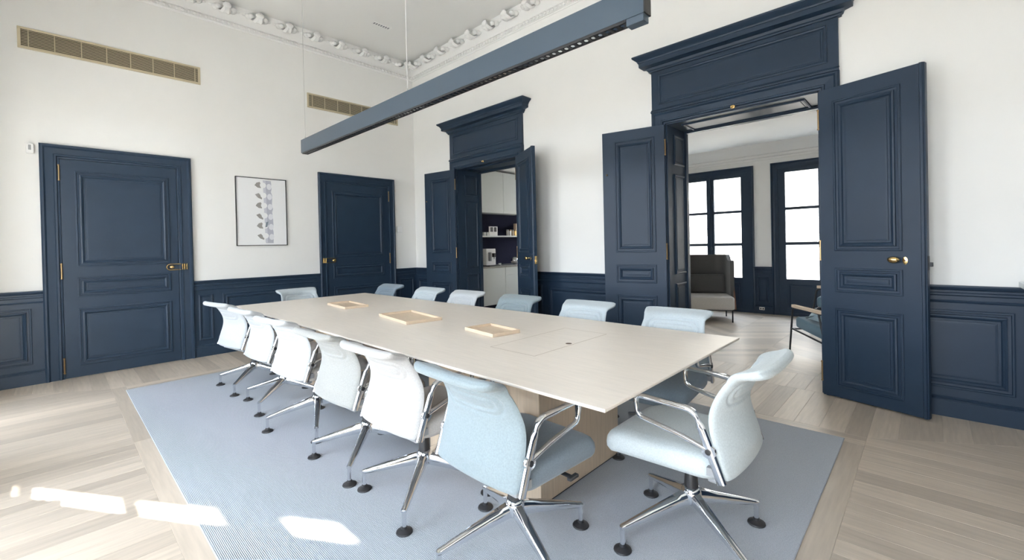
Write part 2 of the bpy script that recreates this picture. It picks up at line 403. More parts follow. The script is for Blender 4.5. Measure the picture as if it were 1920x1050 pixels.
# ------------------------------------------------------------------ doors
def casing(F, a, b, ztop, wl, wh, parent, z0=0.0):
    # architrave: three stepped mitred members around the opening a..b / ztop (outer edge a-wl .. b+wl, ztop+wh)
    prof = [(0, 0), (0, .036), (.012, .046), (.026, .046), (.034, .036), (.040, .030), (.10, .026), (.106, .034), (.122, .034), (.128, .020), (.144, .018), (.144, 0)]
    k = wl/.144
    def ring(o, h):
        oh = o*wh/wl
        return [(a-wl+o, z0, h), (a-wl+o, ztop+wh-oh, h), (b+wl-o, ztop+wh-oh, h), (b+wl-o, z0, h)]
    mb = MB(); R = [ring(o*k, h) for o, h in prof]
    mb.loft(R, False, False, closed=False)
    return obj('casing', mb.xf(F), NAVY, parent)
def brass_hinge(F, u, v, n, parent):
    mb = MB().lathe([(.007, -.075), (.007, .075)], (0, 0, 0), 8)
    for z in (-.085, .07): mb.lathe([(.004, z), (.010, z+.003), (.010, z+.012), (.004, z+.016)], (0, 0, 0), 8)
    return obj('hinge', mb.xf(lambda x, y, z: F(u+x, v+z, n+y)), BRONZE, parent, smooth=40)
def rim_lock(F, u, v, n, d, parent):   # brass stirrup lock: U outline, knob, keeper
    mb = MB(); pts = [(u+d*.115, v+.034), (u-d*.0, v+.034)]
    for k in range(1, 8):
        a = PI/2+PI*k/8; pts.append((u+d*.034*math.cos(a), v+.034*math.sin(a)))
    pts += [(u, v-.034), (u+d*.115, v-.034)]
    mb.tube([(x, z, n+.010) for x, z in pts], .0055, 6)
    obj('lock_plate', mb.xf(F), BRASS, parent, smooth=40)
    q = MB()
    for o in (.118, .138, .160):
        q.loft([[(u+d*(o-.008), v-.040, n), (u+d*(o+.008), v-.040, n), (u+d*(o+.008), v+.040, n), (u+d*(o-.008), v+.040, n)], [(u+d*(o-.004), v-.036, n+.026), (u+d*(o+.004), v-.036, n+.026), (u+d*(o+.004), v+.036, n+.026), (u+d*(o-.004), v+.036, n+.026)]])
    obj('keeper', q.xf(F), BRASS, parent, bevel=.002)
    kb = MB().lathe([(.006, 0), (.007, .02), (.016, .028), (.021, .040), (.018, .052), (.008, .058)], (0, 0, 0), 12)
    obj('knob', kb.xf(lambda x, y, z: F(u+d*.012+x*1.25, v+y, n+z)), BRASS, parent, smooth=60)
def single_door(n, F, u0, u1, fl_, fr_, hinge_left, panels, zt, label):
    # u0..u1 slab, fl_..fr_ casing outer
    r = thing('door_%d' % n, F((u0+u1)/2, 0, 0), label, 'door', kind='structure')
    casing(F, u0, u1, 2.31, u0-fl_, 2.45-2.31, r)
    leaf = obj('leaf', MB().loft([[(u0, .004, 0), (u1, .004, 0), (u1, 2.31, 0), (u0, 2.31, 0)], [(u0+.004, .004, .016), (u1-.004, .004, .016), (u1-.004, 2.306, .016), (u0+.004, 2.306, .016)]]).xf(F), NAVY, r)
    for a, b, z0, z1 in panels: obj('panel', MB().ring(a, b, z0, z1, off(PANEL, .016)).xf(F), NAVY, leaf)
    hu = u0-.004 if hinge_left else u1+.004
    for z in (2.16, 1.13, .14): brass_hinge(F, hu, z, .030, leaf)
    ku = u1-.085 if hinge_left else u0+.085
    rim_lock(F, ku, 1.13, .018, 1 if hinge_left else -1, leaf)
    return r
single_door(1, LEFTW, -4.375, -3.392, -4.517, -3.252, True, [(-4.265, -3.47, 1.17, 2.19), (-4.265, -3.47, .85, 1.06), (-4.265, -3.47, .12, .73)], 2.31, 'closed navy panelled door on the left with brass lock and three hinges')
single_door(2, LEFTW, -1.584, -.545, -1.70, -.42, False, [(-1.50, -.64, 1.17, 2.19), (-1.50, -.64, .85, 1.06), (-1.50, -.64, .12, .73)], 2.31, 'closed navy panelled door near the corner, right of the picture')
LWD, LH = .665, 2.515
LP = [(.10, .53, 1.195, 2.405), (.10, .53, .865, 1.06), (.10, .53, .10, .735)]
def leaf_of(parent, hx, ang, side, knob=False, side_n=-1):
    # hinge at (hx,-.045); leaf runs in direction side*x turned ang towards the room
    h = Vector((hx, -.045)); d = Vector((side*math.cos(ang), -math.sin(ang))); nrm = Vector((-side*math.sin(ang)*1.0, -math.cos(ang)))
    if side > 0: nrm = Vector((-math.sin(ang), -math.cos(ang)))
    else: nrm = Vector((math.sin(ang), -math.cos(ang)))
    F = lambda u, v, n: (h.x+d.x*u+nrm.x*n, h.y+d.y*u+nrm.y*n, v)
    em = thing('leaf', F(0, 0, 0), rz=0, parent=parent)
    obj('slab', MB().loft([[(0, .012, -.040), (LWD, .012, -.040), (LWD, LH, -.040), (0, LH, -.040)], [(0, .012, 0), (LWD, .012, 0), (LWD, LH, 0), (0, LH, 0)]]).xf(F), NAVY, em, bevel=.002)
    for a, b, z0, z1 in LP:
        obj('panel', MB().ring(a, b, z0, z1, PANEL).xf(F), NAVY, em)
        obj('panel', MB().ring(a, b, z0, z1, PANEL).xf(lambda u, v, n: F(u, v, -.040-n)), NAVY, em)
    for z in (2.28, 1.20, .2): brass_hinge(F, -.006, z, -.004, em)
    if knob:
        obj('meeting_bead', MB().loft([[(LWD-.032, .012, 0), (LWD-.006, .012, 0), (LWD-.006, LH, 0), (LWD-.032, LH, 0)], [(LWD-.026, .012, .010), (LWD-.012, .012, .010), (LWD-.012, LH, .010), (LWD-.026, LH, .010)]]).xf(F), NAVY, em)
        for s_, n0 in ((1, 0), (-1, -.040)):
            kb = MB().lathe([(.012, 0), (.010, .012), (.008, .022), (.020, .032), (.025, .044), (.020, .056), (.008, .062)], (0, 0, 0), 12)
            obj('knob', kb.xf(lambda x, y, z, s_=s_, n0=n0: F(.490+x*1.5, 1.132+y, n0+s_*z)), BRASS if s_ > 0 or hx < 3 else BMETAL, em, smooth=60)
            es = MB().lathe([(.016, 0), (.016, .004), (.010, .006)], (0, 0, 0), 12)
            obj('escutcheon', es.xf(lambda x, y, z, s_=s_, n0=n0: F(.545+x*.9, 1.125+y*1.8, n0+s_*z)), BRASS, em, smooth=40)
            kh = MB().lathe([(.004, .0055), (.004, .0072)], (0, 0, 0), 8)
            obj('keyhole', kh.xf(lambda x, y, z, s_=s_, n0=n0: F(.545+x, 1.125+y*1.8, n0+s_*z)), BLACK, em)
        obj('latch', MB().box(LWD-.002, LWD+.024, 1.085, 1.115, -.03, -.012).box(LWD-.002, LWD+.004, 1.06, 1.16, -.034, -.008).xf(F), BRASS if hx < 3 else BMETAL, em, bevel=.002)
    else:
        obj('bolt_knob', MB().blob((0, 0, 0), (.011, .011, .011), 8, 5).xf(lambda x, y, z: F(.615+x, 2.05+z, .012+y)), BRONZE, em, smooth=60)
    return em
def double_door(n, a, b, angL, angR, label, knob_right=True):
    r = thing('door_%d' % n, ((a+b)/2, 0, 0), label, 'door', kind='structure')
    F = RIGHTW; wl = .140 if n == 4 else .125
    casing(F, a, b, 2.53, wl, .13, r)
    # frieze
    fa, fb = a-wl+.004, b+wl-.004
    obj('frieze', MB().loft([[(fa, 2.66, 0), (fb, 2.66, 0), (fb, 3.10, 0), (fa, 3.10, 0)], [(fa, 2.66, .030), (fb, 2.66, .030), (fb, 3.10, .030), (fa, 3.10, .030)]]).xf(F), NAVY, r)
    obj('frieze_panel', MB().ring(fa+.075, fb-.075, 2.735, 3.045, off(PANEL_S, .030)).xf(F), NAVY, r)
    obj('frieze_sill', MB().loft([[(fa-.004, v, q), (fb+.004, v, q)] [::1] for v, q in ((2.655, .0), (2.655, .05), (2.668, .056), (2.676, .044), (2.690, .036), (2.690, .0))], False, False, closed=False).xf(F), NAVY, r)
    prof = [(3.085, .030), (3.088, .044), (3.100, .046), (3.108, .056), (3.130, .064), (3.134, .076), (3.140, .100), (3.144, .118), (3.185, .120), (3.188, .126), (3.200, .130), (3.215, .142), (3.232, .166), (3.240, .172), (3.252, .172), (3.256, .168)]
    rings = [[(fa-q, 0, z), (fa-q, -q, z), (fb+q, -q, z), (fb+q, 0, z)] for z, q in [(z, q-.008) for z, q in prof]]
    rings = [[(fa-q+.022, .0, z), (fa-q+.022, -q, z), (fb+q-.022, -q, z), (fb+q-.022, .0, z)] for z, q in prof]
    obj('cornice', MB().loft(rings), NAVY, r, smooth=20)
    # reveal: jambs with panels, soffit
    for x, sgn in ((a, 1), (b, -1)):
        G = lambda u, v, q, x=x, sgn=sgn: (x+sgn*q, u, v)
        j = obj('jamb', MB().loft([[(.0, .004, -.01), (.505, .004, -.01), (.505, 2.53, -.01), (.0, 2.53, -.01)], [(.0, .004, .012), (.505, .004, .012), (.505, 2.53, .012), (.0, 2.53, .012)]]).xf(G), NAVY, r)
        for z0, z1 in ((.12, .85), (.95, 2.02), (2.12, 2.44)):
            obj('jamb_panel', MB().ring(.15, .42, z0, z1, off(PANEL_S, .012)).xf(G), NAVY, j)
        obj('stop_bead', MB().loft([[(.44, .004, .012), (.50, .004, .012), (.50, 2.51, .012), (.44, 2.51, .012)], [(.44, .004, .03), (.50, .004, .03), (.50, 2.51, .03), (.44, 2.51, .03)]]).xf(G), NAVY, j)
    G = lambda u, v, q: (u, v, 2.53-q)
    s = obj('soffit', MB().box(a, b, .0, .505, 2.518, 2.54), NAVY, r)
    obj('soffit_panel', MB().ring(a+.12, b-.12, .10, .42, off(PANEL_S, .012)).xf(G), NAVY, s)
    obj('stop_bead', MB().box(a, b, .44, .50, 2.495, 2.518), NAVY, s)
    sl = MB().lathe([(.012, 0), (.016, .004), (.016, .012), (.009, .016), (.009, .03)], (0, 0, 0), 10)
    obj('head_bolt', sl.xf(lambda x, y, z: ((a+b)/2+x*1.3, -.030-z, 2.545+y)), BRASS, r, smooth=40)
    leaf_of(r, a, angL, -1)
    leaf_of(r, b, angR, 1, knob=True)
    return r
double_door(3, 1.165, 2.485, math.radians(9), math.radians(29), 'small open navy double door to the pantry under a moulded cornice')
double_door(4, 4.60, 5.925, math.radians(13), math.radians(16), 'large open navy double door to the lounge under a moulded cornice')

# ------------------------------------------------------------------ windows
def window(n, F, a, b, ztop, bars, zbot, label, stile=.095, transom=None, depth=0.0):
    r = thing('window_%d' % n, F((a+b)/2, 0, depth), label, 'window', kind='structure')
    D = lambda u, v, q: F(u, v, q+depth)
    fr_ = MB()
    def bar(mb, u0, u1, v0, v1, q0, q1): mb.loft([[(u0, v0, q0), (u1, v0, q0), (u1, v1, q0), (u0, v1, q0)], [(u0, v0, q1), (u1, v0, q1), (u1, v1, q1), (u0, v1, q1)]])
    bar(fr_, a, a+.05, 0, ztop, -.06, .04); bar(fr_, b-.05, b, 0, ztop, -.06, .04); bar(fr_, a+.05, b-.05, ztop-.05, ztop, -.06, .04); bar(fr_, a+.05, b-.05, 0, .05, -.06, .04)
    if transom: bar(fr_, a+.05, b-.05, transom[0], transom[1], -.06, .04)
    obj('frame', fr_.xf(D), NAVY, r)
    mid = (a+b)/2; top = transom[0] if transom else ztop-.05
    if transom: obj('pane', MB().loft([[(a+.05, transom[1], -.003), (b-.05, transom[1], -.003), (b-.05, ztop-.05, -.003), (a+.05, ztop-.05, -.003)], [(a+.05, transom[1], .003), (b-.05, transom[1], .003), (b-.05, ztop-.05, .003), (a+.05, ztop-.05, .003)]]).xf(D), GLASS, r)
    for s, (u0, u1) in enumerate(((a+.05, mid-.001), (mid+.001, b-.05))):
        cs = MB(); st = stile; sm = stile*.62
        l, rr_ = (st, sm) if s == 0 else (sm, st)
        bar(cs, u0, u0+l, .05, top, -.025, .03); bar(cs, u1-rr_, u1, .05, top, -.025, .03)
        bar(cs, u0+l, u1-rr_, top-.07, top, -.025, .03); bar(cs, u0+l, u1-rr_, .05, zbot, -.02, .022)
        for z0, z1 in bars: bar(cs, u0+l, u1-rr_, z0, z1, -.02, .025)
        c = obj('casement', cs.xf(D), NAVY, r)
        if zbot > .3: obj('panel', MB().ring(u0+l+.03, u1-rr_-.03, .14, zbot-.09, off(PANEL_S, .022)).xf(D), NAVY, c)
        zs = [zbot]+[q for t_ in bars for q in t_]+[top-.07]
        for k in range(0, len(zs), 2):
            g = MB(); bar(g, u0+l, u1-rr_, zs[k], zs[k+1], -.003, .003); obj('pane', g.xf(D), GLASS, c)
        if s == 1: obj('espagnolette', MB().tube([(u0+.02, .3, .045), (u0+.02, top-.1, .045)], .008, 6).blob((u0+.02, 1.15, .06), (.02, .03, .02)).xf(D), NAVY, c, smooth=50)
    return r
def win_casing(F, a, b, zt, r, w=.075):
    obj('casing', MB().loft([[(a-w+o, 0, h), (a-w+o, zt+w-o, h), (b+w-o, zt+w-o, h), (b+w-o, 0, h)] for o, h in ((0, 0), (0, .035), (.02, .04), (.03, .025), (w, .02), (w, -.0))], False, False, closed=False).xf(F), NAVY, r)
LB = [(1.20, 1.245), (1.795, 1.84)]
for i, (a, b) in enumerate(LW):
    r = window(1+i, FARW, a, b, 2.555, LB, .62, ['balcony door behind the charcoal lounge sofa chair', 'balcony door behind the blue lounge armchairs'][i], stile=.105, depth=-.02)
    win_casing(FARW, a, b, 2.555, r, .055)
    portal((a+b)/2, 4.62, 1.55, b-a, 2.1, -PI/2)
r = window(3, FARW, PW[0], PW[1], 2.555, LB, .75, 'unseen window added to light the pantry', depth=-.2)  # unseen window, added so that daylight reaches the pantry
portal((PW[0]+PW[1])/2, 4.62, 1.55, 1.6, 2.1, -PI/2)
for i, (a, b) in enumerate(FW):
    r = window(4+i, FRONTW, a, b, 2.95, [(1.475, 1.51), (1.965, 2.005)], .55, 'tall navy-framed window, %s of three on the window wall' % ['first', 'second', 'third'][i], stile=.05, transom=(2.46, 2.59), depth=-.52)
    obj('added_sun_bar', MB().box(a-.1, b+.1, -5.90, -5.87, 1.545, 1.64).xf(lambda x, y, z: (x, y, z)), BMETAL, r)  # unseen bar added outside each window to cut the sun patch short
    portal((a+b)/2, -5.82, 1.7, b-a, 2.6, PI/2)

# ------------------------------------------------------------------ table
TX0, TX1, TY0, TY1, TZ = 1.407, 5.779, -3.169, -1.728, .74
tb = thing('conference_table', ((TX0+TX1)/2, (TY0+TY1)/2, .009), 'long pale oak conference table on slab pedestals, centre of the room', 'table')
def rect(i, z): return [(TX0+i, TY0+i, z), (TX1-i, TY0+i, z), (TX1-i, TY1-i, z), (TX0+i, TY1-i, z)]
obj('tabletop', MB().loft([rect(.10, TZ-.036), rect(.012, TZ-.016), rect(.002, TZ-.012), rect(0, TZ-.008), rect(0, TZ-.002), rect(.002, TZ)]), OAK, tb)
for x0, x1 in ((4.28, 5.19), (2.0, 2.91)):
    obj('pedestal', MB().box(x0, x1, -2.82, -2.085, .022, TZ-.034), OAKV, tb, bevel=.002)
    obj('plinth', MB().box(x0+.01, x1-.01, -2.81, -2.095, .009, .024), BLACK, tb)
hx0, hx1, hy0, hy1 = 4.812, 5.132, -2.78, -2.10
g = MB(); w_ = .0022
for q in ((hx0-w_, hx0+w_, hy0, hy1), (hx1-w_, hx1+w_, hy0, hy1), (hx0, hx1, hy0-w_, hy0+w_), (hx0, hx1, hy1-w_, hy1+w_)): g.box(*q, TZ-.001, TZ+.0004)
obj('hatch_joint', g, mat('joint_shadow', (.50, .42, .34), .7), tb)
obj('cable_hatch', MB().box(hx0+.002, hx1-.002, hy0+.002, hy1-.002, TZ-.001, TZ+.0003), OAK, tb)
obj('finger_hole', MB().lathe([(.018, TZ), (.018, TZ+.0008)], (hx1-.03, -2.45, 0), 12), mat('hole_shadow', (.12, .08, .05), .8), tb)

def tray(cx, cy, lx, ly, rz, label):
    r = thing('wooden_tray', (cx, cy, TZ+.0006), label, 'tray', rz, 'wooden trays on the table')
    hx, hy, h, w = lx/2, ly/2, .022, .010
    obj('base', MB().box(-hx+.003, hx-.003, -hy+.003, hy-.003, .0, .006), TRAYW, r, local=True)
    for q in ((-hx, hx, -hy, -hy+w), (-hx, hx, hy-w, hy), (-hx, -hx+w, -hy+w, hy-w), (hx-w, hx, -hy+w, hy-w)):
        obj('side', MB().box(*q, .0, h), TRAYW, r, bevel=.0015, local=True)
tray(2.435, -2.455, .475, .225, math.radians(-5), 'farthest small pale wood tray on the table')
tray(3.585, -2.50, .545, .29, math.radians(-9), 'largest pale wood tray, in the middle of the three')
tray(4.505, -2.475, .325, .215, math.radians(-9), 'nearest small pale wood tray beside the cable hatch')

# ------------------------------------------------------------------ conference chairs
def rrect(hx, hy, r, n=5):
    pts = []
    for cx, cy, a0 in ((hx-r, hy-r, 0), (-hx+r, hy-r, PI/2), (-hx+r, -hy+r, PI), (hx-r, -hy+r, 3*PI/2)):
        for k in range(n+1):
            a = a0+PI/2*k/n; pts.append((cx+r*math.cos(a), cy+r*math.sin(a)))
    return pts
def pad(hx, hy, r, zs, warp=None, cy=0):
    rings = []
    for ins, z in zs:
        rings.append([(x, y+cy, z) for x, y in rrect(hx-ins, hy-ins, max(r-ins*.6, .01))])
    mb = MB().loft(rings[:], True, False)
    # close top with shrinking rings so that warp stays smooth
    top = rings[-1]; zt = zs[-1][1]; n = len(top); base = len(mb.v)-n
    inner = []
    for s in (.75, .45, .15): inner.append([(x*s, (y-cy)*s+cy, zt+.004*(1-s)) for x, y, _ in top])
    mb2 = MB().loft([top]+inner, False, True)
    mb.add(mb2.v, mb2.f)
    if warp: mb.v = [(x, y, z+warp(x, y)) for x, y, z in mb.v]
    return mb
BACK = [(-.222, .405), (-.212, .43), (-.198, .47), (-.182, .52), (-.168, .57), (-.162, .61), (-.164, .645), (-.174, .68), (-.190, .715), (-.208, .745), (-.228, .770), (-.252, .788), (-.282, .799), (-.316, .807), (-.338, .815), (-.356, .825)]
BWID = [.231, .235, .237, .236, .233, .228, .222, .215, .209, .204, .202, .205, .214, .222, .227, .226]
def smooth_path(P, n):
    # catmull-rom resample
    out = []
    for i in range(n):
        t = i/(n-1)*(len(P)-1); k = min(int(t), len(P)-2); f = t-k
        p0, p1, p2, p3 = P[max(k-1, 0)], P[k], P[k+1], P[min(k+2, len(P)-1)]
        out.append(tuple(.5*(2*b+(c-a)*f+(2*a-5*b+4*c-d)*f*f+(3*b-a-3*c+d)*f**3) for a, b, c, d in zip(p0, p1, p2, p3)))
    return out
def back_mesh():
    NS, NT = 100, 64
    prof = smooth_path([(a, b, c) for (a, b), c in zip(BACK, BWID)], NS)
    mb = MB(); front = []; rear = []
    for i in range(NS):
        f, z, w = prof[i]
        pa, pb = prof[max(i-1, 0)], prof[min(i+1, NS-1)]
        d = Vector((pb[0]-pa[0], pb[1]-pa[1])).normalized(); nrm = Vector((d.y, -d.x))   # towards the front / top
        fr_, re_ = [], []
        for j in range(NT+1):
            t = -1+2*j/NT
            roll = min(max((z-.76)/.05, 0), 1)
            curve = .046*(1-roll*.8)*(t*t-1)*min(1, (z-.36)/.12)         # the middle sags to the rear
            edge = (1-abs(t)**16)**.5 if abs(t) < 1 else 0
            se = min(1, ((i+.02)/4.5)**.5, ((NS-1-i+.02)/5.0)**.5)
            th = (.0135+.0055*roll)*max(edge, .02)*max(se, .05)
            # lower edge rounded in plan, roll with rounded ends
            zz = z; ff = f+curve
            if i < 8: zz += .010*(abs(t)**8)*(8-i)/8
            if roll > 0: ff += roll*.03*abs(t)**9
            # stitched pads
            def emb(hw, z0, z1, dep, wd):
                px = max(abs(t*w)-(hw-(z1-z0)/2), 0); pz = zz-(z0+z1)/2; dist = math.hypot(px, pz)-(z1-z0)/2
                return -dep*math.exp(-(dist/wd)**2)
            e_ = emb(.165, .665, .762, .009, .0065)+emb(.130, .690, .738, .008, .0060)
            n3 = Vector((0, nrm.x, nrm.y))
            base = Vector((t*w, ff, zz))
            fr_.append(base+n3*(th+e_)); re_.append(base-n3*(th+e_*.8))
        front.append(fr_); rear.append(re_)
    n = NT+1
    rings = []
    for i in range(NS): rings.append(front[i]+list(reversed(rear[i])))
    mb.loft(rings)
    return mb
def arc_pts(P, r, n=4):
    out = [P[0]]
    for i in range(1, len(P)-1):
        a, b, c = Vector(P[i-1]), Vector(P[i]), Vector(P[i+1])
        d1 = (a-b); d2 = (c-b); rr_ = min(r, d1.length*.45, d2.length*.45)
        p1 = b+d1.normalized()*rr_; p2 = b+d2.normalized()*rr_
        for k in range(n+1):
            t = k/n; out.append(tuple((1-t)**2*p1+2*t*(1-t)*b+t*t*p2))
    out.append(P[-1]); return out
def strap(mb, pts, hw, th):
    # flat bar following pts (in a plane x = const), hw = half width along x, th = half thickness in plane
    P = [Vector(p) for p in pts]; rings = []
    for i, p in enumerate(P):
        d = (P[min(i+1, len(P)-1)]-P[max(i-1, 0)]).normalized(); n = Vector((0, -d.z, d.y))
        h = hw[i] if isinstance(hw, list) else hw; q = th[i] if isinstance(th, list) else th
        ring = []
        for k in range(8):
            a = 2*PI*(k+.5)/8; ca, sa = math.cos(a), math.sin(a)
            ca = math.copysign(abs(ca)**.6, ca); sa = math.copysign(abs(sa)**.6, sa)
            ring.append(p+Vector((h*ca, 0, 0))+n*q*sa)
        rings.append(ring)
    return mb.loft(rings)
def make_chair():
    r = thing('conference_chair', (0, 0, 0))
    # four star base
    obj('hub', MB().lathe([(.030, .150), (.040, .158), (.042, .205), (.034, .222), (.030, .224)], (0, 0, 0), 14), CHROME, r, smooth=40, local=True)
    for k in range(4):
        a = PI/4+k*PI/2; ca, sa = math.cos(a), math.sin(a)
        rings = []
        for t in [0, .12, .3, .55, .8, .94, 1.0]:
            d = .022+.318*t; zt = .212-.105*t**1.05; hh = .021*(1-t)+.0115; ww = .012*(1-t)+.0125
            if t == 1.0: hh *= .8
            cx, cy = ca*d, sa*d
            ring = []
            for q in range(8):
                b = 2*PI*(q+.5)/8; lx = ww*math.copysign(abs(math.cos(b))**.7, math.cos(b)); lz = hh*math.copysign(abs(math.sin(b))**.7, math.sin(b))
                ring.append((cx-sa*lx, cy+ca*lx, zt-hh+lz))
            rings.append(ring)
        leg = obj('leg', MB().loft(rings).lathe([(.0105, .020), (.0105, .102)], (ca*.333, sa*.333, 0), 10), CHROME, r, smooth=50, local=True)
        g = obj('glide', MB().lathe([(.036, .0), (.038, .003), (.036, .008), (.024, .014), (.014, .019), (.0125, .028), (.008, .029)], (ca*.333, sa*.333, 0), 16), BLACK, leg, smooth=40, local=True)
    obj('column', MB().lathe([(.030, .20), (.032, .212), (.030, .222), (.025, .292), (.022, .298)], (0, 0, 0), 14), BLACK, r, smooth=40, local=True)
    obj('gas_spring', MB().lathe([(.014, .290), (.014, .372)], (0, 0, 0), 12), CHROME, r, smooth=40, local=True)
    obj('mechanism', MB().box(-.075, .075, -.12, .10, .360, .392).box(-.20, .20, -.19, -.14, .372, .396), GREYP, r, bevel=.008, local=True)
    obj('lever', MB().box(.13, .262, .06, .082, .366, .374).box(.246, .266, .045, .10, .364, .378), BLACK, r, bevel=.003, local=True)
    warp = lambda x, y: -.9*max(y-.12, 0)**2 + .10*max(-y-.10, 0)**2 - .20*max(abs(x)-.12, 0)**2*0
    seat = obj('seat', pad(.238, .250, .075, [(.045, .388), (.012, .392), (.002, .410), (0, .432), (.003, .452), (.014, .468), (.034, .476), (.06, .479)], warp, cy=.058), F_SEAT, r, smooth=60, local=True)
    bk_ = obj('backrest', back_mesh(), F_WHITE, r, smooth=70, local=True)
    for s in (-1, 1):
        x = s*.245
        A = [(x, -.210, .404), (x, -.186, .470), (x, -.142, .585), (x, -.112, .652), (x+s*.008, .0, .660), (x+s*.008, .122, .664), (x+s*.006, .118, .578), (x, -.05, .545), (x, -.155, .517)]
        pts = arc_pts(A[1:4][:0]+A, .030, 4)
        hw = []; th = []
        for p in pts:
            if p[2] < .60 and p[1] < -.125 and pts.index(p) < 12: hw.append(.010); th.append(.017)
            elif p[2] > .63 and p[1] < -.02: hw.append(.013); th.append(.011)
            elif p[2] > .63: hw.append(.014); th.append(.009)
            else: hw.append(.0095); th.append(.009)
        arm = obj('armrest', strap(MB(), pts, hw, th), CHROME, r, smooth=60, local=True)
        obj('pivot_plate', MB().lathe([(.026, -.008), (.028, .0), (.026, .008)], (x, -.166, .512), 14, 'x'), CHROME, arm, smooth=40, local=True)
        obj('bolt', MB().lathe([(.011, s*.007), (.011, s*.0125), (.007, s*.0135)], (x, -.166, .512), 10, 'x'), BLACK, arm, smooth=40, local=True)
        obj('seat_bracket', MB().box(min(s*.2, x), max(s*.2, x), -.19, -.155, .42, .45), GREYP, r, local=True)
    return r
proto = make_chair()
base_chairs = []
GR = 'conference chairs around the table'
FABN = {}
def fabset(o, back, seat):
    for ch in o.children:
        k = ch.name.split('.')[0]
        if k in ('backrest', 'seat'):
            m_ = back if k == 'backrest' else seat
            key = (k, m_.name)
            if key not in FABN:
                me = ch.data.copy(); me.materials[0] = m_; FABN[key] = me
            ch.data = FABN[key]
CH_ = [
 # x, y, heading (deg, 0 = facing +y), base turn, back, seat, label
 (1.83, -3.11, 9, 0, F_WHITE, F_SEAT, 'pale chair farthest from the camera in the near row, beside the table end'),
 (2.55, -3.09, 4, -6, F_WHITE, F_SEAT, 'pale white chair, second from the far end of the near row'),
 (3.28, -3.105, 6, 20.6, F_WHITE, F_SEAT, 'whitest chair, third from the far end of the near row'),
 (4.03, -3.11, 2, 0, F_GREY, F_SEAT, 'warm grey fabric chair in the near row between two white chairs'),
 (4.63, -3.105, 2, -6.4, F_STONE, F_SEAT, 'off-white chair in the near row next to the blue-grey one'),
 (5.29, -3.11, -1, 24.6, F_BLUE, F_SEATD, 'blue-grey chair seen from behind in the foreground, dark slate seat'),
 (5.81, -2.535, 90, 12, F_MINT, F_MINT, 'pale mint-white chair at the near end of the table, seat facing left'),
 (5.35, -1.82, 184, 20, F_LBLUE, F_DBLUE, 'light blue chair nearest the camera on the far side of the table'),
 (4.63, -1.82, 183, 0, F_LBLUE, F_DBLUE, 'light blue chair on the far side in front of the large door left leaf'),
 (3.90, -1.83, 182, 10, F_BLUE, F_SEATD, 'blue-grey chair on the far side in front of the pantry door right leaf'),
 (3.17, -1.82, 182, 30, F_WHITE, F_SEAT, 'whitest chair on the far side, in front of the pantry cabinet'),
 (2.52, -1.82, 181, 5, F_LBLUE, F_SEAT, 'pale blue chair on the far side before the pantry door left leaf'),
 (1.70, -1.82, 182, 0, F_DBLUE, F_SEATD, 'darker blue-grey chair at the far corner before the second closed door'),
 (1.43, -2.45, 270, 15, F_LBLUE, F_SEAT, 'pale grey-blue chair alone at the far head of the table'),
]
for i, (x, y, hd, bt, fb, fs, lab) in enumerate(CH_):
    o = proto if i == 0 else copy_tree(proto)
    o.location = (x, y, .009); o.rotation_euler = (0, 0, math.radians(hd))
    fabset(o, fb, fs)
    for ch in o.children:
        if ch.name.split('.')[0] == 'leg': ch.rotation_euler = (0, 0, math.radians(bt-hd))
    setp(o, lab, 'chair', GR)

# ------------------------------------------------------------------ pendant light
PY = -2.45
pl = thing('linear_pendant', (3.5, PY, 2.385), 'long dark blue-grey linear pendant light hanging above the table', 'lamp')
B0, B1, BW, BZ0, BZ1 = 1.455, 5.605, .033, 2.392, 2.538
obj('housing', MB().box(B0, B1, PY-BW, PY-BW+.004, BZ0, BZ1).box(B0, B1, PY+BW-.004, PY+BW, BZ0, BZ1).box(B0, B1, PY-BW+.004, PY+BW-.004, BZ0+.02, BZ1).box(B0, B0+.004, PY-BW+.004, PY+BW-.004, BZ0, BZ0+.02), BEAM, pl)
obj('end_cap', MB().box(B1, B1+.006, PY-BW, PY+BW, BZ0, BZ1), BMETAL, pl)
obj('end_box', MB().box(5.51, 5.602, PY-BW+.006, PY+BW-.006, 2.358, BZ0+.01), BEAM, pl, bevel=.002)
lv = MB(); N = 92; x0 = B0+.03; st = (5.50-x0)/N
for k in range(N+1): lv.box(x0+k*st-.010, x0+k*st+.010, PY-BW+.004, PY+BW-.004, BZ0-.012, BZ0+.018)
lv.box(x0, 5.50, PY-BW+.002, PY-BW+.008, BZ0-.014, BZ0+.01).box(x0, 5.50, PY+BW-.008, PY+BW-.002, BZ0-.014, BZ0+.01)
obj('louvre', lv, BLACK, pl, kind='stuff')
rf = MB()
for k in range(N): rf.lathe([(.009, BZ0+.002), (.013, BZ0-.010)], (x0+(k+.5)*st, PY, 0), 8)
obj('reflectors', rf, REFL, pl, kind='stuff')
for x in (1.50, 3.56, 5.54):
    wr = obj('suspension_wire', MB().tube([(x, PY, BZ1), (x, PY, CH)], .0022, 6), mat('wire_grey', (.50, .50, .48), .5) if x < 3 else WPLAST, pl)
    obj('ferrule', MB().lathe([(.006, BZ1), (.006, BZ1+.03), (.003, BZ1+.036)], (x, PY, 0), 8), STEEL, wr, smooth=40)
    obj('ceiling_cup', MB().lathe([(.022, CH-.012), (.024, CH)], (x, PY, 0), 12), WPLAST, wr, smooth=40)

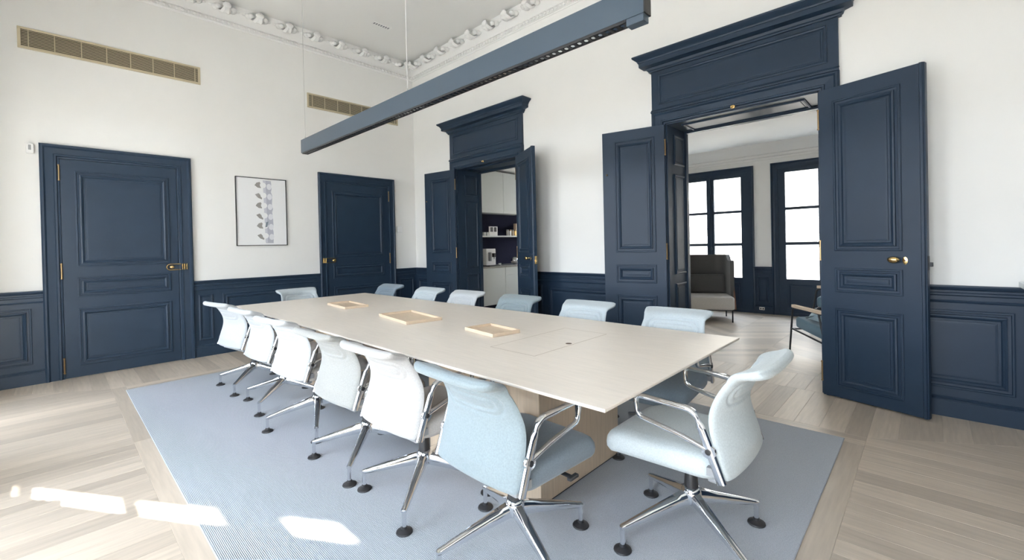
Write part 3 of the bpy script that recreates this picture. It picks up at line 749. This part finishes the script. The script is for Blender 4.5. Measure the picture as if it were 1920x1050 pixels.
# ------------------------------------------------------------------ wall grilles, ceiling vent, small devices
def grille(y0, y1, label):
    z0, z1 = 3.388, 3.602
    r = thing('air_grille', (0, (y0+y1)/2, z0), label, 'vent', group='wall air grilles')
    obj('backing', MB().box(.0, .003, y0+.01, y1-.01, z0+.01, z1-.01), VENTD, r)
    f = MB()
    for q in ((y0, y1, z0, z0+.022), (y0, y1, z1-.022, z1), (y0, y0+.024, z0+.022, z1-.022), (y1-.024, y1, z0+.022, z1-.022)): f.box(.0, .016, *q)
    obj('frame', f, VENT, r, bevel=.002)
    s = MB(); n = 11
    for k in range(n):
        z = z0+.030+(z1-z0-.060)*k/(n-1)
        s.loft([[(.004, y0+.024, z-.004), (.012, y0+.024, z-.0065), (.012, y0+.024, z-.0015), (.004, y0+.024, z+.002)], [(.004, y1-.024, z-.004), (.012, y1-.024, z-.0065), (.012, y1-.024, z-.0015), (.004, y1-.024, z+.002)]])
    obj('slats', s, VENT, r, kind='stuff')
    m_ = 7
    for k in range(1, m_):
        y = y0+.06+(y1-y0-.12)*k/m_
        obj('mullion', MB().box(.003, .0135, y-.0035, y+.0035, z0+.02, z1-.02), VENT, r)
    for y in (y0+.075, y1-.055): obj('mullion', MB().box(.003, .0135, y-.0035, y+.0035, z0+.02, z1-.02), VENT, r)
grille(-4.64, -3.123, 'long bronze air grille above the left closed door')
grille(-1.825, -.318, 'bronze air grille partly behind the pendant light, near the corner')
cv = thing('ceiling_vent', (1.0, -1.16, CH-.006), 'small slotted vent in the white ceiling', 'vent')
obj('frame', MB().box(.965, 1.035, -1.30, -1.02, CH-.006, CH-.0005), PLASTER, cv, bevel=.002)
for k in range(7): obj('slot', MB().box(.978, 1.022, -1.285+k*.036, -1.265+k*.036, CH-.0075, CH-.0055), GREYP, cv)
sn = thing('wall_sensor', (0, -4.577, 2.34), 'small white wall sensor at the top left corner of the left door', 'sensor')
obj('housing', MB().box(0, .028, -4.605, -4.55, 2.335, 2.435), WPLAST, sn, bevel=.008)
obj('lens', MB().box(.027, .030, -4.588, -4.568, 2.37, 2.42), GREYP, sn)
th = thing('thermostat', (0, -.335, 1.57), 'small square white thermostat right of the second closed door', 'thermostat')
obj('housing', MB().box(0, .030, -.385, -.29, 1.565, 1.665), WPLAST, th, bevel=.006)
obj('dial', MB().lathe([(.03, .030), (.028, .038)], (0, -.337, 1.615), 16, 'x'), WPLAST, th, smooth=40)
# framed picture
pc = thing('framed_picture', (0, -2.463, 1.37), 'framed print of a grey column of bud-like shapes, hung left of the second door', 'picture')
y0, y1, z0, z1 = -2.777, -2.150, 1.370, 2.287
f = MB()
for q in ((y0, y1, z0, z0+.008), (y0, y1, z1-.008, z1), (y0, y0+.008, z0+.008, z1-.008), (y1-.008, y1, z0+.008, z1-.008)): f.box(.0, .022, *q)
obj('frame', f, BMETAL, pc)
pp = obj('print', MB().box(.002, .010, y0+.008, y1-.008, z0+.008, z1-.008), PAPER, pc)
inks = [mat('print_grey_%d' % i, c, .6) for i, c in enumerate([(.42, .43, .50), (.27, .26, .25), (.72, .73, .76), (.16, .20, .24), (.55, .56, .62)])]
def flat(name, poly, m, lift):
    # poly in picture coordinates (fraction across, fraction down)
    pts = [(y0+(y1-y0)*a, z1-(z1-z0)*b) for a, b in poly]
    obj(name, MB().loft([[(.0098, y, z) for y, z in pts], [(.0102+lift, y, z) for y, z in pts]]), m, pc)
flat('printed_column', [(.565, .03), (.69, .035), (.70, .15), (.685, .2), (.71, .25), (.70, .38), (.72, .45), (.70, .5), (.715, .6), (.72, .7), (.705, .75), (.72, .8), (.715, .965), (.565, .965)], inks[0], .0002)
flat('printed_band', [(.53, .03), (.585, .03), (.60, .96), (.555, .95)], inks[4], .0003)
for k in range(6):
    b = .11+k*.150; big = k % 2 == 0; w = .085 if big else .065; a = .365+.006*k
    flat('printed_bud', [(a, b), (a+.04, b-w*.45), (a+.10, b-w*.62), (a+.135, b-w*.1), (a+.12, b+w*.45), (a+.06, b+w*.4)] if big else [(a, b-.012), (a+.07, b-.035), (a+.14, b+.018), (a+.13, b+.055), (a+.06, b+.035)], inks[1], .0004)
    ov = lambda cx, cy, rx, ry, n=12: [(cx+rx*math.cos(2*PI*q/n), cy+ry*math.sin(2*PI*q/n)) for q in range(n)]
    flat('printed_oval', ov(a+.165, b-.005, .062, .042), PAPER, .0005)
    flat('printed_oval', ov(a+.285, b+.012, .050, .046), inks[2], .0004)
flat('printed_patch', [(.57, .655), (.62, .64), (.60, .72), (.555, .73)], inks[3], .0006)

# ------------------------------------------------------------------ mantel shelf at the right edge
mt = thing('mantelpiece', (7.3, -.16, 0), 'pale stone mantel shelf jutting out at the right edge of the wall', 'mantel')
obj('shelf', MB().box(7.0, 7.58, -.40, -.046, .950, .985), MARBLE, mt, bevel=.004)
obj('upright', MB().box(7.12, 7.20, -.34, -.046, 0, .95), MARBLE, mt, bevel=.003)
obj('upright', MB().box(7.50, 7.57, -.34, -.046, 0, .95), MARBLE, mt, bevel=.003)

# ------------------------------------------------------------------ pantry
BX = .10
def cab(name, y0, y1, label, drawer):
    r = thing(name, (BX-.3, (y0+y1)/2, 0), label, 'cabinet', group='pantry base cabinets')
    obj('carcass', MB().box(-.55, BX-.02, y0, y1, .08, .845), CAB, r)
    obj('plinth', MB().box(-.55, BX-.06, y0, y1, 0, .08), NAVY2, r)
    if drawer:
        obj('drawer', MB().box(BX-.02, BX, y0+.002, y1-.002, .672, .843), CAB, r, bevel=.002)
        obj('door', MB().box(BX-.02, BX, y0+.002, y1-.002, .085, .666), CAB, r, bevel=.002)
    else: obj('door', MB().box(BX-.02, BX, y0+.002, y1-.002, .085, .843), CAB, r, bevel=.002)
for y0, y1, d, lb in ((.52, 1.32, False, 'pale grey base cabinet hidden behind the doorway jamb'), (1.32, 2.14, False, 'pale grey base cabinet under the coffee machine'), (2.14, 2.94, True, 'pale grey base cabinet with top drawer, beside the right leaf'), (2.94, 3.74, True, 'last pale grey base cabinet of the pantry run')):
    cab('base_cabinet', y0, y1, lb, d)
obj('worktop', MB().box(-.55, BX+.015, .52, 3.74, .845, .872), COUNTER, bevel=.002, label='thin dark stone worktop over the pantry cabinets', cat='worktop')
UX = -.20
for y0, y1, lb in ((1.05, 1.74, 'tall pale wall cabinet hidden by the jamb'), (1.74, 2.43, 'tall pale wall cabinet seen left in the pantry'), (2.43, 3.12, 'tall pale wall cabinet seen right in the pantry')):
    r = thing('wall_cabinet', (UX-.17, (y0+y1)/2, 2.0), lb, 'cabinet', group='pantry wall cabinets')
    obj('carcass', MB().box(-.55, UX-.02, y0, y1, 2.005, 2.90), CAB, r)
    obj('door', MB().box(UX-.02, UX, y0+.002, y1-.002, 2.0, 2.90), CAB, r, bevel=.002)
obj('wall_shelf', MB().box(-.56, -.25, 1.0, 3.4, 1.485, 1.515), CAB, label='thin white shelf on the dark pantry wall', cat='shelf', bevel=.002)
def at(px, py, x):   # point on the plane x = const seen at a pixel of the photograph
    d = fw + rr*((px-960)/FPX) - uu*((py-CYPX)/FPX); q = CAM + d*((x-CAM.x)/d.x); return q
cm = at(918, 496, -.12); cy = cm.y
k = thing('coffee_machine', (-.15, cy, .872), 'white coffee machine standing on the pantry worktop', 'coffee machine')
obj('body', MB().box(-.32, -.06, cy-.14, cy+.13, .885, 1.235), WPLAST, k, bevel=.012)
obj('drip_tray', MB().box(-.34, .04, cy-.15, cy+.17, .872, .890), BLACK, k, bevel=.003)
obj('spout', MB().box(-.06, .0, cy+.02, cy+.08, 1.06, 1.14).lathe([(.008, 1.02), (.008, 1.07)], (-.03, cy+.05, 0), 8), BLACK, k, bevel=.003)
obj('tap', MB().box(-.06, -.02, cy-.09, cy-.03, .98, 1.16), GREYP, k, bevel=.008)
q = at(934, 496, -.05)
obj('cup', MB().lathe([(.024, .872), (.034, .925), (.031, .925), (.022, .880)], (-.02, q.y+.02, 0), 14), WPLAST, smooth=40, label='small white cup beside the coffee machine', cat='cup')
q = at(965, 488, -.1)
kt = thing('kettle', (-.1, q.y, .872), 'round polished steel kettle on the pantry worktop', 'kettle')
obj('body', MB().blob((-.1, q.y, .872+.085), (.088, .088, .085), 20, 12), STEEL, kt, smooth=80)
obj('lid_knob', MB().blob((-.1, q.y, 1.05), (.014, .014, .014), 8, 5), BLACK, kt, smooth=60)
obj('spout', MB().tube([(-.1, q.y+.07, .97), (-.1, q.y+.12, .99), (-.1, q.y+.15, 1.02)], [.018, .013, .010], 8), STEEL, kt, smooth=50)
q = at(973.5, 492, -.08)
obj('cup', MB().lathe([(.03, .872), (.036, .94), (.032, .94), (.027, .88)], (-.06, q.y+.05, 0), 14), F_BEIGE, smooth=40, label='beige cup beside the round kettle', cat='cup')
q0 = at(917, 440, -.3); q1 = at(932.5, 440, -.3)
ph = thing('photo_card', (-.3, (q0.y+q1.y)/2, 1.515), 'white card with two dark portraits standing on the pantry shelf', 'card')
a, b = q0.y, q1.y
obj('card', MB().box(-.31, -.29, a, b, 1.515, 1.515+.20), WPLAST, ph, bevel=.002)
for s in (0, 1):
    c0 = a+(b-a)*(.12+.44*s); obj('photo', MB().box(-.290, -.288, c0, c0+(b-a)*.32, 1.515+.085, 1.515+.185), BLACK, ph)
for px, w in ((908, .05), (913.5, .06)):
    q = at(px, 440, -.3); obj('small_box', MB().box(-.33, -.27, q.y-w/2, q.y+w/2, 1.515, 1.515+.075), WPLAST, bevel=.003, label='tiny white box on the pantry shelf, %s of the portrait card' % ('farther left' if px < 910 else 'just left'), cat='box')
TINM = [F_BEIGE, WPLAST, TRAYW, BRASS, WPLAST]
for k_, px in enumerate((951.5, 956.5, 961.5, 966, 970.5)):
    q = at(px, 440, -.3)
    t_ = thing('tea_tin', (-.3, q.y, 1.515), 'small cylindrical tin on the pantry shelf, number %d from the left of the row' % (k_+1) if False else '%s small cylindrical tin from the left on the pantry shelf' % ['first', 'second', 'third', 'fourth', 'fifth'][k_], 'tin', group='tins on the pantry shelf')
    obj('can', MB().lathe([(.027, 1.515), (.027, 1.625)], (-.3, q.y, 0), 12), TINM[k_], t_, smooth=40)
    obj('lid', MB().lathe([(.028, 1.625), (.028, 1.648), (.02, 1.652)], (-.3, q.y, 0), 12), BRONZE if k_ % 2 else GREYP, t_, smooth=40)
q = at(969, 428, -.42)
obj('wooden_box', MB().box(-.46, -.38, q.y-.07, q.y+.10, 1.515, 1.80), OAKV, bevel=.003, label='tall wooden box behind the tins on the pantry shelf', cat='box')

# ------------------------------------------------------------------ lounge furniture
sc_ = thing('high_back_chair', (3.84, 3.15, 0), 'charcoal high-backed lounge chair with pale seat before the window', 'armchair', rz=math.radians(26))
Ls = dict(parent=sc_, local=True)
def rbox(x0, x1, y0, y1, z0, z1, r=.04):
    return pad((x1-x0)/2, (y1-y0)/2, r, [(.02, z0), (.004, z0+.012), (0, z0+.03), (0, z1-.03), (.006, z1-.010), (.022, z1)], None, cy=0).xf(lambda x, y, z: (x+(x0+x1)/2, y+(y0+y1)/2, z))
obj('seat', rbox(-.36, .37, -.44, .18, .20, .40), F_BEIGE, smooth=60, **Ls)
bp_ = MB(); arc = []
for k in range(17):
    a = PI*(.98+1.04*k/16); arc.append((.40*math.copysign(abs(math.cos(a))**.45, math.cos(a)), -.14-.50*math.copysign(abs(math.sin(a))**.6, math.sin(a))))
inner = [(x*.86, y*.9) for x, y in arc]
poly = arc+list(reversed(inner))
obj('shell', MB().loft([[(x, y, .17) for x, y in poly], [(x, y, 1.04 if y > .1 else .95) for x, y in poly], [(x*.995, y*.995, 1.06 if y > .1 else .97) for x, y in poly]]), F_CHAR, smooth=50, **Ls)
obj('side_wing', MB().loft([[(-.405, -.36, .20), (-.385, -.36, .20), (-.37, .20, .20), (-.415, .20, .20)], [(-.405, -.30, .56), (-.385, -.30, .56), (-.37, .20, .99), (-.415, .20, .99)]]), F_BROWN, **Ls)
obj('side_wing', MB().loft([[(.405, -.36, .20), (.385, -.36, .20), (.37, .20, .20), (.415, .20, .20)], [(.405, -.20, .56), (.385, -.20, .56), (.37, .20, 1.02), (.415, .20, 1.02)]]), F_BROWN, **Ls)
obj('cushion', rbox(-.30, .33, -.075, .075, -.15, .15, .07).xf(lambda x, y, z: (x, .19+.35*(z)*.5+y*.8, .57+z)), F_CHAR, smooth=60, **Ls)
for x, y in ((-.33, -.40), (.34, -.40), (-.33, .22), (.34, .22)): obj('leg', MB().tube([(x, y, .2), (x, y, 0)], .011, 8), BMETAL, smooth=50, **Ls)
obj('under_frame', MB().box(-.35, .36, -.42, .26, .185, .205), BMETAL, **Ls)

def lounge(x, y, rz, label, sc):
    # local: forward +y, near arm at x = -.30
    r = thing('lounge_armchair', (x, y, 0), label, 'armchair', rz=rz, group='blue lounge armchairs')
    K = dict(parent=r, local=True)
    obj('seat', rbox(-.27, .27, -.30, .31, .30, .44, .04).xf(lambda a, b, c: (a, b, c+.10*(b+.3)-.02)), F_TEAL, smooth=60, **K)
    obj('backrest', rbox(-.27, .27, -.09, .09, -.26, .28, .05).xf(lambda a, b, c: (a, -.32-.30*(c+.26)+b, .66+c)), F_TEAL, smooth=60, **K)
    for s in (-1, 1):
        xx = s*.30
        fr_ = MB().tube(arc_pts([(xx, .39, .0), (xx, .30, .60), (xx, -.02, .615), (xx, -.30, .60)], .05, 4), .012, 8)
        fr_.tube([(xx, -.26, .60), (xx, -.44, 0)], .012, 8).tube([(xx, .33, .315), (xx, -.36, .255)], .012, 8)
        obj('side_frame', fr_, BMETAL, smooth=50, **K)
        obj('armrest', rbox(xx-.028, xx+.028, -.36, .30, .615, .640, .024), TRAYW, smooth=50, **K)
    r.scale = (sc, sc, sc)
    obj('cross_bar', MB().tube([(-.30, .32, .31), (.30, .32, .31)], .011, 8).tube([(-.30, -.34, .262), (.30, -.34, .262)], .011, 8), BMETAL, smooth=50, **K)
    return r
# near chair: left arm front at (5.57,.72), looking towards (-.63,.77)
def place(ax, ay, fx, fy):
    rz = math.atan2(-fx, fy); lx, ly = -.30, .30
    return ax-(lx*math.cos(rz)-ly*math.sin(rz)), ay-(lx*math.sin(rz)+ly*math.cos(rz)), rz
cx_, cy_, rz_ = place(5.37, 1.42, -.63, .77)
lounge(cx_, cy_, rz_, 'blue-grey lounge armchair with wood armrest, partly behind the large door right leaf', .85)
F2 = lambda x, y, z: (Matrix.Translation((cx_, cy_, 0)) @ Matrix.Rotation(rz_, 4, 'Z')) @ (Vector((x, y, z))*.85)
sf = MB(); rings = []
for i in range(9):
    t_ = i/8; a = -.20+.34*t_
    rings.append([tuple(F2(a+.02*math.sin(7*t_), .02+b+.03*math.sin(5*t_+b*9), .475+h*(.8+.5*math.sin(3*PI*t_)))) for b, h in ((-.14, 0), (-.10, .05), (-.03, .085+.02*math.sin(i)), (.05, .06), (.11, .07*abs(math.sin(i))), (.16, .01))])
sf.loft(rings, True, True, closed=True)
obj('folded_throw', sf, F_SCARF, smooth=60, label='crumpled soft blue throw lying on the blue armchair seat', cat='throw')
cx2, cy2, rz2 = place(5.40, 2.86, -1, .05)
cx2, cy2, rz2 = 5.74, 3.17, PI/2
lounge(cx2, cy2, rz2, 'second blue armchair farther back, only its arm showing beyond the leaf', 1.0)
ot = thing('power_outlet', (4.444, 4.14, .06), 'small power outlet low on the lounge wainscot', 'outlet')
obj('plate', MB().box(4.40, 4.485, 4.117, 4.124, .065, .115), STEEL, ot, bevel=.002)
for x in (4.425, 4.462): obj('socket', MB().lathe([(.014, -4.1165), (.012, -4.1185)], (0, 0, 0), 10, 'y').xf(lambda a, b, c, x=x: (a+x, -b, c+.09)), BLACK, ot)

# ------------------------------------------------------------------ outside: ground and a pale building added across the street to dim the lounge
obj('street', MB().box(-60, 60, -60, 60, -7.2, -7.0), mat('street_stone', (.35, .34, .32), .9, noise=.1, nscale=.5), label='pale street far below the windows', cat='ground', kind='structure')

fc = thing('added_facade', (4, 17, -7), 'pale stone building added across the street to cut the sky light into the lounge windows', 'building')
obj('wall', MB().box(-30, 40, 17, 25, -7, 9.5), mat('facade_stone', (.30, .29, .27), .9, noise=.08, nscale=.6), fc)
obj('cornice', MB().box(-30.4, 40.4, 16.5, 17, 8.6, 9.5).box(-30, 40, 16.8, 17, 1.2, 1.5), MARBLE, fc)
wn = MB().box(0, 1.2, 16.85, 17.02, 0, 2.3); wm_ = None
for fz in (-6.2, -2.4, 1.9, 5.5):
    for k in range(14):
        x = -9+k*2.4
        w = obj('window', MB().box(x, x+1.2, 16.94, 17.02, fz, fz+2.2), GREYP, fc)

obj('added_shade_shell', MB().box(-14, 22, -5.8, 4.6, -7, -.13).box(-14, -.87, -5.8, 4.6, -.13, 9).box(8.7, 22, -5.8, 4.6, -.13, 9).box(-.87, 8.7, -5.8, 4.6, 4.62, 9), WHITE, label='storeys of the house added below, above and beside the room to shade the street', cat='building', kind='structure')  # house mass added to throw its shadow on the street behind
